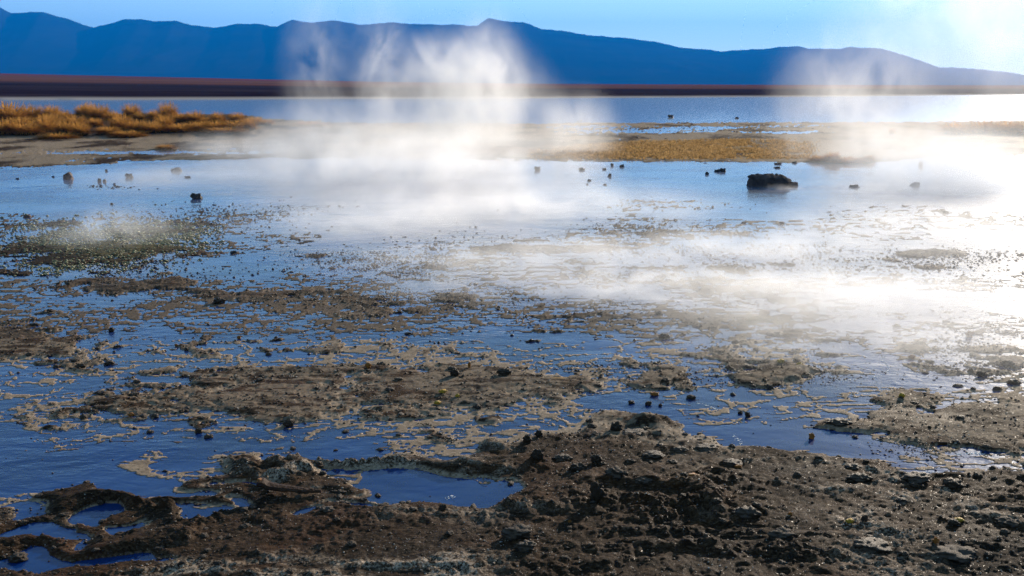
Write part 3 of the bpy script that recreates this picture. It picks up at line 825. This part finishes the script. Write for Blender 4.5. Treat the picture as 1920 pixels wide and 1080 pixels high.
crumbs('mud_crumbs', 150000, (-200, 380, 2120, 1085), (1.0, 3.8), CLOD,
       lambda L, px, py, x, y: np.clip(.30 * np.exp(-((L - .08) / .22) ** 2) + (.05 + .22 * (py < 830) * (fbm(x.astype(np.float32), y.astype(np.float32), 3.0, 2, 545) > .12)) * (L > .2) + .004, 0, 1), 1)
crumbs('crusted_crumbs', 40000, (-200, 500, 2120, 1085), (.8, 3.0), CLOD_FROST,
       lambda L, px, py, x, y: np.clip((.20 * (L > .1)) * sstep(-.1, .4, fbm(x.astype(np.float32), y.astype(np.float32), 1.3, 2, 500)), 0, 1), 2)
def spots(lst, base=.0):
    def f(L, px, py, x, y):
        a = np.zeros(len(px))
        for cx, cy_, rx, ry, w in lst: a += w * np.exp(-(((px - cx) / rx) ** 2 + ((py - cy_) / ry) ** 2))
        return np.clip(1.5 * a * (.35 + .65 * (fbm(x.astype(np.float32), y.astype(np.float32), 1.6, 3, 510) > -.05)) + base, 0, 1) * (L < .5)
    return f
WEED = [(200, 350, 34, 2.5, 1.3), (222, 354, 40, 1.5, .6), (40, 385, 60, 4, .3),(400, 402, 130, 14, .8), (500, 405, 60, 16, .6), (680, 482, 110, 12, .8), (760, 500, 140, 16, .7), (850, 468, 100, 16, .6), (1010, 455, 130, 16, .35), (1230, 432, 110, 14, .8), (1380, 438, 60, 8, .7), (1220, 382, 60, 8, .5),
        (1300, 470, 200, 22, .3), (1190, 515, 130, 18, .7), (1450, 490, 160, 22, .4), (1700, 500, 150, 24, .6), (1850, 480, 100, 12, .6), (1420, 550, 160, 16, .3), (1780, 655, 70, 14, .8), (1850, 690, 80, 18, .7), (1850, 620, 90, 12, .5), (1640, 590, 200, 12, .3),
        (1000, 250, 200, 18, .1), (1300, 245, 250, 12, .3), (1100, 690, 60, 8, .9), (200, 510, 240, 30, .5), (650, 560, 330, 20, .4), (1250, 600, 200, 12, .5), (1440, 700, 130, 18, .8), (1260, 705, 60, 14, .8), (1560, 705, 80, 7, .6), (1740, 845, 80, 16, .5)]
crumbs('floating_weed_crumbs', 130000, (150, 225, 2000, 870), (1.1, 3.2), CLOD, spots(WEED), 3, .35)
SALT = stone_material('salt_crystal', (.45, .38, .30), (.70, .62, .52), .3)
crumbs('salt_crystals', 110000, (-200, 560, 2120, 1085), (.6, 2.1), SALT,
       lambda L, px, py, x, y: np.clip((.05 + .5 * sstep(.0, .4, fbm(x.astype(np.float32), y.astype(np.float32), 2.2, 3, 540))) * (L > .03) * .55 + .30 * np.exp(-((L - .05) / .1) ** 2), 0, 1) * .55, 8, .5)
ALG = stone_material('algae', (.15, .14, .06), (.33, .31, .16), .3)
crumbs('algae_crumbs', 16000, (0, 400, 420, 520), (1.8, 4.2), ALG, spots([(200, 450, 150, 26, .9), (300, 435, 80, 12, .6), (120, 500, 120, 14, .4)]), 4, .5)

# ------------------------------------------------------------------ tussock grass
def grass_material(name, c1, c2):
    s = NT(name)
    s.n.remove(s.bsdf)
    n = s.noise(s.coord('Object'), 6.0, 3, .6)
    c = s.mix(s.rng(n, .35, .65), c1, c2)
    d = s.n.new('ShaderNodeBsdfDiffuse'); tr = s.n.new('ShaderNodeBsdfTranslucent'); mx = s.n.new('ShaderNodeMixShader')
    s.l.new(c, d.inputs[0]); s.l.new(c, tr.inputs[0]); mx.inputs[0].default_value = .5
    s.l.new(d.outputs[0], mx.inputs[1]); s.l.new(tr.outputs[0], mx.inputs[2]); s.l.new(mx.outputs[0], s.out.inputs['Surface'])
    return s.m
GRASS = grass_material('straw_grass', (.36, .165, .04), (.66, .34, .085))
def tussock_mesh(seed, n=1100):
    r = np.random.default_rng(seed)
    a = r.uniform(0, 2 * np.pi, n); lean = r.random(n) ** .65 * 1.45
    L = r.uniform(.65, 1.0, n) * (1 - .25 * lean)
    b0 = .30 * np.sqrt(r.random(n)) ; ba = a + r.normal(0, .5, n)
    x0, y0 = np.cos(ba) * b0, np.sin(ba) * b0
    w = r.uniform(.010, .022, n)
    seg = 3; co = np.zeros((n, (seg + 1) * 2, 3), np.float32)
    for k in range(seg + 1):
        q = k / seg
        ang = lean * (.35 + .95 * q)
        px = x0 + np.cos(a) * L * q * np.sin(ang) * .85; py = y0 + np.sin(a) * L * q * np.sin(ang) * .85; pz = L * q * np.cos(ang * .85)
        ww = w * (1 - .75 * q)
        co[:, 2 * k] = np.stack([px - np.sin(a) * ww, py + np.cos(a) * ww, pz], 1)
        co[:, 2 * k + 1] = np.stack([px + np.sin(a) * ww, py - np.cos(a) * ww, pz], 1)
    f = np.array([(2 * k, 2 * k + 1, 2 * k + 3, 2 * k + 2) for k in range(seg)])
    f = (f[None] + (np.arange(n) * (seg + 1) * 2)[:, None, None]).reshape(-1, 4)
    return mesh_from('tussock_grass', co.reshape(-1, 3), f, GRASS)
TUS = [tussock_mesh(600 + k) for k in range(6)]
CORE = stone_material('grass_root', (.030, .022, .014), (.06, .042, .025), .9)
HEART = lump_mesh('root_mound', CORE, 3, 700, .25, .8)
# px of base, py of base, width px, height px, label
TL = [
 (18, 233, 70, 36, 'tall golden tussock at the far left end of the grassy bank, back row'),
 (60, 229, 44, 28, 'golden tussock in the back row beside the tall leftmost one'),
 (98, 229, 40, 28, 'golden tussock, third from the left in the back row'),
 (122, 231, 34, 20, 'low tussock in a dip of the back row near the left end'),
 (156, 222, 32, 22, 'small peaked tussock on the skyline of the bank left of the middle gap'),
 (168, 226, 28, 30, 'narrow peaked tussock rising next to the small peaked one'),
 (190, 228, 42, 28, 'rounded tussock in the back row over the shaded hollow'),
 (213, 230, 28, 18, 'small low tussock trailing right of the rounded one'),
 (247, 226, 36, 28, 'upright tussock with pale crest against the blue lake'),
 (265, 231, 28, 18, 'small tussock leaning on the upright pale-crested one'),
 (289, 228, 26, 18, 'short tussock between two taller ones on the lake side'),
 (316, 229, 38, 34, 'tallest tussock in the middle of the bank, silhouetted on the lake'),
 (337, 234, 30, 18, 'low tussock sloping off the tallest middle one'),
 (367, 234, 38, 22, 'broad tussock right of the tallest one, blue lake behind'),
 (390, 236, 26, 12, 'small flat tussock joining two broad ones in the right half of the bank'),
 (409, 236, 30, 22, 'rounded tussock with bright crest near the right end of the bank'),
 (446, 233, 34, 18, 'low tussock second from the right end of the bank'),
 (478, 234, 34, 14, 'flat tussock near the right tip of the bank'),
 (500, 235, 28, 10, 'last tiny tussock at the right tip of the bank'),
 (8, 256, 60, 30, 'front row tussock cut by the left edge of the photo'),
 (48, 256, 60, 24, 'dark based tussock in the front row near the left edge'),
 (86, 252, 46, 28, 'tussock in the front row with a golden shoulder'),
 (96, 240, 50, 22, 'middle row tussock between the golden shoulder and the back row'),
 (128, 255, 50, 26, 'front row tussock left of the one hanging over the mud'),
 (152, 257, 36, 24, 'front tussock hanging over the grey mud at the end of the left clump'),
 (140, 241, 44, 20, 'middle row tussock above the one hanging over the mud'),
 (178, 242, 34, 16, 'small middle row tussock beside the shaded hollow'),
 (40, 244, 54, 20, 'middle row tussock low at the left end'),
 (205, 256, 50, 14, 'low dark tussock in the shaded hollow between the two clumps'),
 (228, 250, 44, 30, 'tussock at the left end of the middle clump, golden crest'),
 (262, 252, 44, 22, 'front tussock of the middle clump left of the drooping one'),
 (288, 254, 44, 22, 'front tussock of the middle clump in shade below'),
 (309, 251, 36, 32, 'drooping golden tussock at the right front of the middle clump'),
 (338, 253, 50, 16, 'low dark tussock in the shade right of the drooping one'),
 (372, 251, 54, 18, 'front row low tussock under the broad lake-side one'),
 (404, 250, 44, 20, 'front row tussock of the right clump under the bright crest'),
 (440, 249, 50, 20, 'front row tussock of the right clump, long and flat'),
 (466, 248, 34, 22, 'last front tussock of the right clump, golden on its right side'),
 (240, 258, 60, 12, 'lowest dark fringe tussock along the mud below the middle clump'),
 (110, 260, 60, 12, 'lowest dark fringe tussock along the mud below the left clump'),
 (420, 254, 70, 10, 'lowest dark fringe tussock along the mud below the right clump'),
 (311, 280, 34, 9, 'small flattened golden tussock alone on the grey mud below the bank'),
 (580, 238, 60, 10, 'thin flat tussock beyond the bank, half lost in steam'),
 (1560, 304, 30, 20, 'pointed brown tussock mirrored in the water right of the ochre grass'),
 (1590, 305, 60, 11, 'low flat grass tuft spreading right of the pointed tussock'),
 (1534, 303, 34, 10, 'low flat grass tuft spreading left of the pointed tussock'),
 (1629, 303, 24, 13, 'faint grey tussock in the steam near the bright shore'),
 (1672, 252, 14, 12, 'tiny tussock alone on the far mud in thin steam'),
 (1790, 252, 60, 22, 'pale tussock in steam on the far right bank, left end of the row'),
 (1840, 250, 60, 24, 'pale tussock in steam, second in the far right row'),
 (1885, 252, 60, 26, 'pale golden tussock in steam, third in the far right row'),
 (1930, 253, 70, 26, 'pale tussock in steam cut by the right edge of the photo'),
]
def bank_z(x, y): return max(float(terrain(np.array([x]), np.array([y]))[0][0]), 0)
for i, (px, pyb, w, h, lab) in enumerate(TL):
    x, y = px_ground(px, pyb)
    s = math.hypot(y, CAM_H) / F_PX
    root = bpy.data.objects.new('tussock', None); COL.objects.link(root)
    root.location = (x, y, bank_z(x, y)); root.empty_display_size = .2
    tag(root, lab, 'tussock', 'tussocks of straw grass on the far bank' if px < 700 else 'tussocks beside the steam')
    bl = obj('blades', TUS[i % 6], root)
    bl.scale = (w * s * .95, w * s * .9, h * s * 1.12); bl.rotation_euler = (0, 0, i * 1.3)
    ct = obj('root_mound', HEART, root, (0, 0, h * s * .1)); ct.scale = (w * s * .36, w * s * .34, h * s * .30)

# short ochre grass by the water
def short_grass(name, n, test, seed, hgt, mat):
    r = np.random.default_rng(seed)
    px = r.uniform(990, 1560, n); py = r.uniform(258, 303, n)
    keep = r.random(n) < test(px, py); px, py = px[keep], py[keep]
    dz = (540 - py) / F_PX; tt = -CAM_H / (-math.sin(PITCH) + dz * math.cos(PITCH))
    x = (px - 960) / F_PX * tt; y = (math.cos(PITCH) + dz * math.sin(PITCH)) * tt
    z = np.maximum(terrain(x, y)[0], 0); n = len(x)
    hgt = hgt * r.uniform(.5, 1.2, n); a = r.uniform(0, 6.28, n); w = r.uniform(.012, .03, n)
    dx = np.cos(a) * hgt * .5; dy = np.sin(a) * hgt * .5
    b = r.uniform(0, 6.28, n)
    co = np.stack([np.stack([x - np.cos(b) * w, y - np.sin(b) * w, z], 1), np.stack([x + np.cos(b) * w, y + np.sin(b) * w, z], 1), np.stack([x + dx, y + dy, z + hgt], 1)], 1).reshape(-1, 3)
    me = mesh_from(name, co, np.arange(n * 3).reshape(-1, 3), mat, False, False)
    return tag(obj(name, me), 'short ochre grass covering the low bank behind the black stones', 'grass', kind='stuff')
OG = grass_material('ochre_grass', (.22, .125, .045), (.50, .32, .14))
def og_test(px, py):
    top_ = np.interp(px, [990, 1090, 1200, 1400, 1560], [282, 274, 266, 262, 264])
    nn = fbm((px * .02).astype(np.float32), (py * .16).astype(np.float32), 1.0, 3, 520)
    return sstep(-3, 4, py - top_) * (1 - sstep(295, 301, py)) * sstep(-.25, .15, nn + .22 * (px < 1380)) * (.4 + .6 * sstep(-.2, .2, fbm((px * .1).astype(np.float32), (py * .4).astype(np.float32), 1.0, 3, 521))) * (.25 + .75 * sstep(1030, 1110, px)) * (1 - sstep(1470, 1545, px))
short_grass('ochre_grass', 60000, og_test, 5, .05, OG)

# ------------------------------------------------------------------ foam
FOAM = stone_material('foam_white', (.75, .74, .72), (.85, .84, .82), .35)
def foam_line(pts, n, size, seed, label, spread=1.2):
    r = random.Random(seed); bm = bmesh.new()
    seg = [math.dist(pts[i], pts[i + 1]) for i in range(len(pts) - 1)]; tot = sum(seg)
    for k in range(n):
        q = r.random() * tot; i = 0
        while q > seg[i] and i < len(seg) - 1: q -= seg[i]; i += 1
        u_ = q / seg[i]
        px = pts[i][0] + (pts[i + 1][0] - pts[i][0]) * u_ + r.gauss(0, spread); py = pts[i][1] + (pts[i + 1][1] - pts[i][1]) * u_ + r.gauss(0, spread * .5)
        x, y = px_ground(px, py); s = math.hypot(y, CAM_H) / F_PX * r.uniform(*size)
        bmesh.ops.create_icosphere(bm, subdivisions=1, radius=1, matrix=Matrix.Translation((x, y, s * .1)) @ Matrix.Diagonal((s, s, s * .5, 1)))
    me = bpy.data.meshes.new('foam'); bm.to_mesh(me); bm.free(); me.materials.append(FOAM)
    me.polygons.foreach_set('use_smooth', [True] * len(me.polygons))
    return tag(obj('foam', me), label, 'foam', kind='stuff')
foam_line([(1570, 715), (1610, 711), (1640, 707), (1658, 702), (1668, 692), (1664, 683), (1650, 675), (1655, 669), (1662, 668)], 150, (.5, 1.4), 1, 'curved line of white foam drifting on the pale water at the right', .8)
foam_line([(1308, 756), (1325, 760), (1345, 768)], 34, (.5, 1.6), 2, 'short streak of white foam in the blue inlet', 1.2)
foam_line([(832, 937), (845, 930), (852, 934)], 22, (.5, 1.6), 3, 'white bubbles at the lower right of the blue pool', 1.8)
foam_line([(1376, 815), (1388, 830), (1384, 845), (1392, 862)], 60, (.6, 1.9), 4, 'white foam washed against the corner of the foreground shore', 2.2)
foam_line([(1740, 884), (1765, 890), (1790, 893)], 30, (.6, 1.6), 5, 'white wet crust on the rim of the black ledge', 1.6)
foam_line([(1795, 852), (1820, 850), (1850, 852)], 40, (.8, 2.2), 6, 'bright white foam in the slit of water at the right', 1.8)

# ------------------------------------------------------------------ steam
def steam_material(k, dens, scale, thr, soft, seed, stretch=(1, 1, 1), power=1.0, size=(1, 1, 1)):
    s = NT('steam_%d' % k); s.n.remove(s.bsdf)
    co = s.coord('Object')
    ln = s.n.new('ShaderNodeVectorMath'); ln.operation = 'LENGTH'; s.l.new(co, ln.inputs[0])
    fall = s.rng(ln.outputs['Value'], 1.0, .25 if power == 1 else .05, 0, 1)
    fall = s.math('MULTIPLY', fall, fall)
    sc = s.scale(co, (size[0] * stretch[0], size[1] * stretch[1], size[2] * stretch[2]), (seed * 3.1, seed * 1.7, seed))
    n = s.noise(sc, scale, 4, .62, 1.1)
    d = s.rng(n, thr - soft, thr + soft)
    d = s.math('MULTIPLY', s.math('MULTIPLY', d, fall), dens)
    pv = s.n.new('ShaderNodeVolumePrincipled')
    pv.inputs['Color'].default_value = (.995, .995, 1, 1)
    pv.inputs['Anisotropy'].default_value = .44
    s.l.new(d, pv.inputs['Density'])
    s.l.new(pv.outputs[0], s.out.inputs['Volume'])
    return s.m
def ico(mat):
    bm = bmesh.new(); bmesh.ops.create_icosphere(bm, subdivisions=3, radius=1.02)
    me = bpy.data.meshes.new('steam'); bm.to_mesh(me); bm.free(); me.materials.append(mat); return me
# centre px, base py (ground point), z of centre, radii x y z (m), density, noise scale, threshold, softness, stretch
STEAM = [
 (760, 330, .10, 4.6, 4.2, 1.2, 1.0, .9, .50, .12, (1, 1, 1.2)),       # thick bank in the centre left
 (620, 300, .4, 2.6, 3.0, 1.4, .6, 1.0, .50, .12, (1, 1, .8)),
 (930, 400, .0, 4.4, 3.0, .6, .9, 1.1, .50, .13, (1, 1, 1.4)),
 (1150, 490, .0, 3.2, 1.8, .34, 1.1, 1.4, .49, .13, (1, 1, 1.3)),
 (1260, 548, .0, 3.4, 1.1, .26, 2.2, 1.7, .49, .14, (1, 1, 1.4)),
 (1640, 570, .0, 2.6, 1.6, .32, 1.9, 1.6, .48, .14, (1, 1, 1.4)),
 (1720, 650, .0, 2.6, 1.4, .28, 1.1, 1.6, .46, .16, (1, 1, 1.4)),
 (1500, 600, .0, 2.0, 1.1, .24, 1.1, 1.8, .48, .15, (1, 1, 1.4)),
 (690, 430, .0, 2.4, 1.8, .36, .9, 1.4, .49, .13, (1, 1, 1.3)),
 (900, 500, .0, 2.2, 1.3, .28, 1.2, 1.6, .49, .13, (1, 1, 1.3)),
 (1440, 480, .0, 2.4, 1.8, .36, 1.1, 1.5, .49, .13, (1, 1, 1.3)),
 (1740, 362, .0, 2.2, 1.6, .36, 1.0, 1.3, .48, .14, (1, 1, 1.3)),
 (1830, 450, .0, 3.0, 3.2, .45, 1.1, 1.2, .48, .14, (1, 1, 1.3)),
 (1760, 340, .3, 3.0, 4.0, 1.1, .7, .9, .48, .14, (1, 1, 1)),
 (870, 272, .8, 3.4, 3.6, 2.9, .62, .8, .50, .12, (1, 1, .8)),       # centre plume
 (915, 268, 1.7, 1.6, 2.0, 2.7, .8, 1.1, .50, .12, (1, 1, .7)),
 (830, 262, 2.4, 1.7, 2.0, 1.6, .6, 1.0, .52, .12, (1, 1, .7)),
 (600, 262, 1.9, 1.4, 3.0, 3.6, .22, .9, .52, .10, (1.1, 1, .85)),        # left wisps
 (720, 262, 2.0, 1.5, 3.0, 3.4, .30, .8, .53, .10, (1.1, 1, .85)),
 (1960, 300, 2.8, 7.0, 6.0, 5.6, .06, .5, .47, .13, (1, 1, .8)),       # right plume up to the sky
 (1790, 270, 3.6, 5.0, 4.0, 3.0, .09, .6, .50, .11, (1, 1, 1)),
 (1600, 300, 1.0, 2.6, 2.6, 2.8, .42, 1.0, .51, .11, (1, 1, .7)),
 (1070, 285, .5, 1.7, 2.5, 1.5, .5, 1.0, .50, .12, (1, 1, .6)),
 (210, 450, .1, 1.3, 1.3, .45, .8, 1.6, .52, .12, (1, 1, 1)),
 (1465, 354, -.02, .6, .3, .13, 3.0, 3.0, .48, .2, (1, 1, 1)),
 (330, 335, .0, 2.6, 3.0, .35, .5, .9, .48, .16, (1, 1, 1)),
 (470, 290, .1, 2.6, 3.0, .7, .5, .9, .50, .13, (1, 1, 1)),
]
for k, (px, pyb, zc, ax, ay, azr, dens, sc, thr, soft, st) in enumerate(STEAM):
    x, y = px_ground(px, pyb)
    mat = steam_material(k, dens, sc, thr, soft, k + 1, st, 1.0, (ax, ay, azr))
    o = obj('steam', ico(mat), None, (x, y, zc)); o.scale = (ax, ay, azr)
    tag(o, kind='stuff')
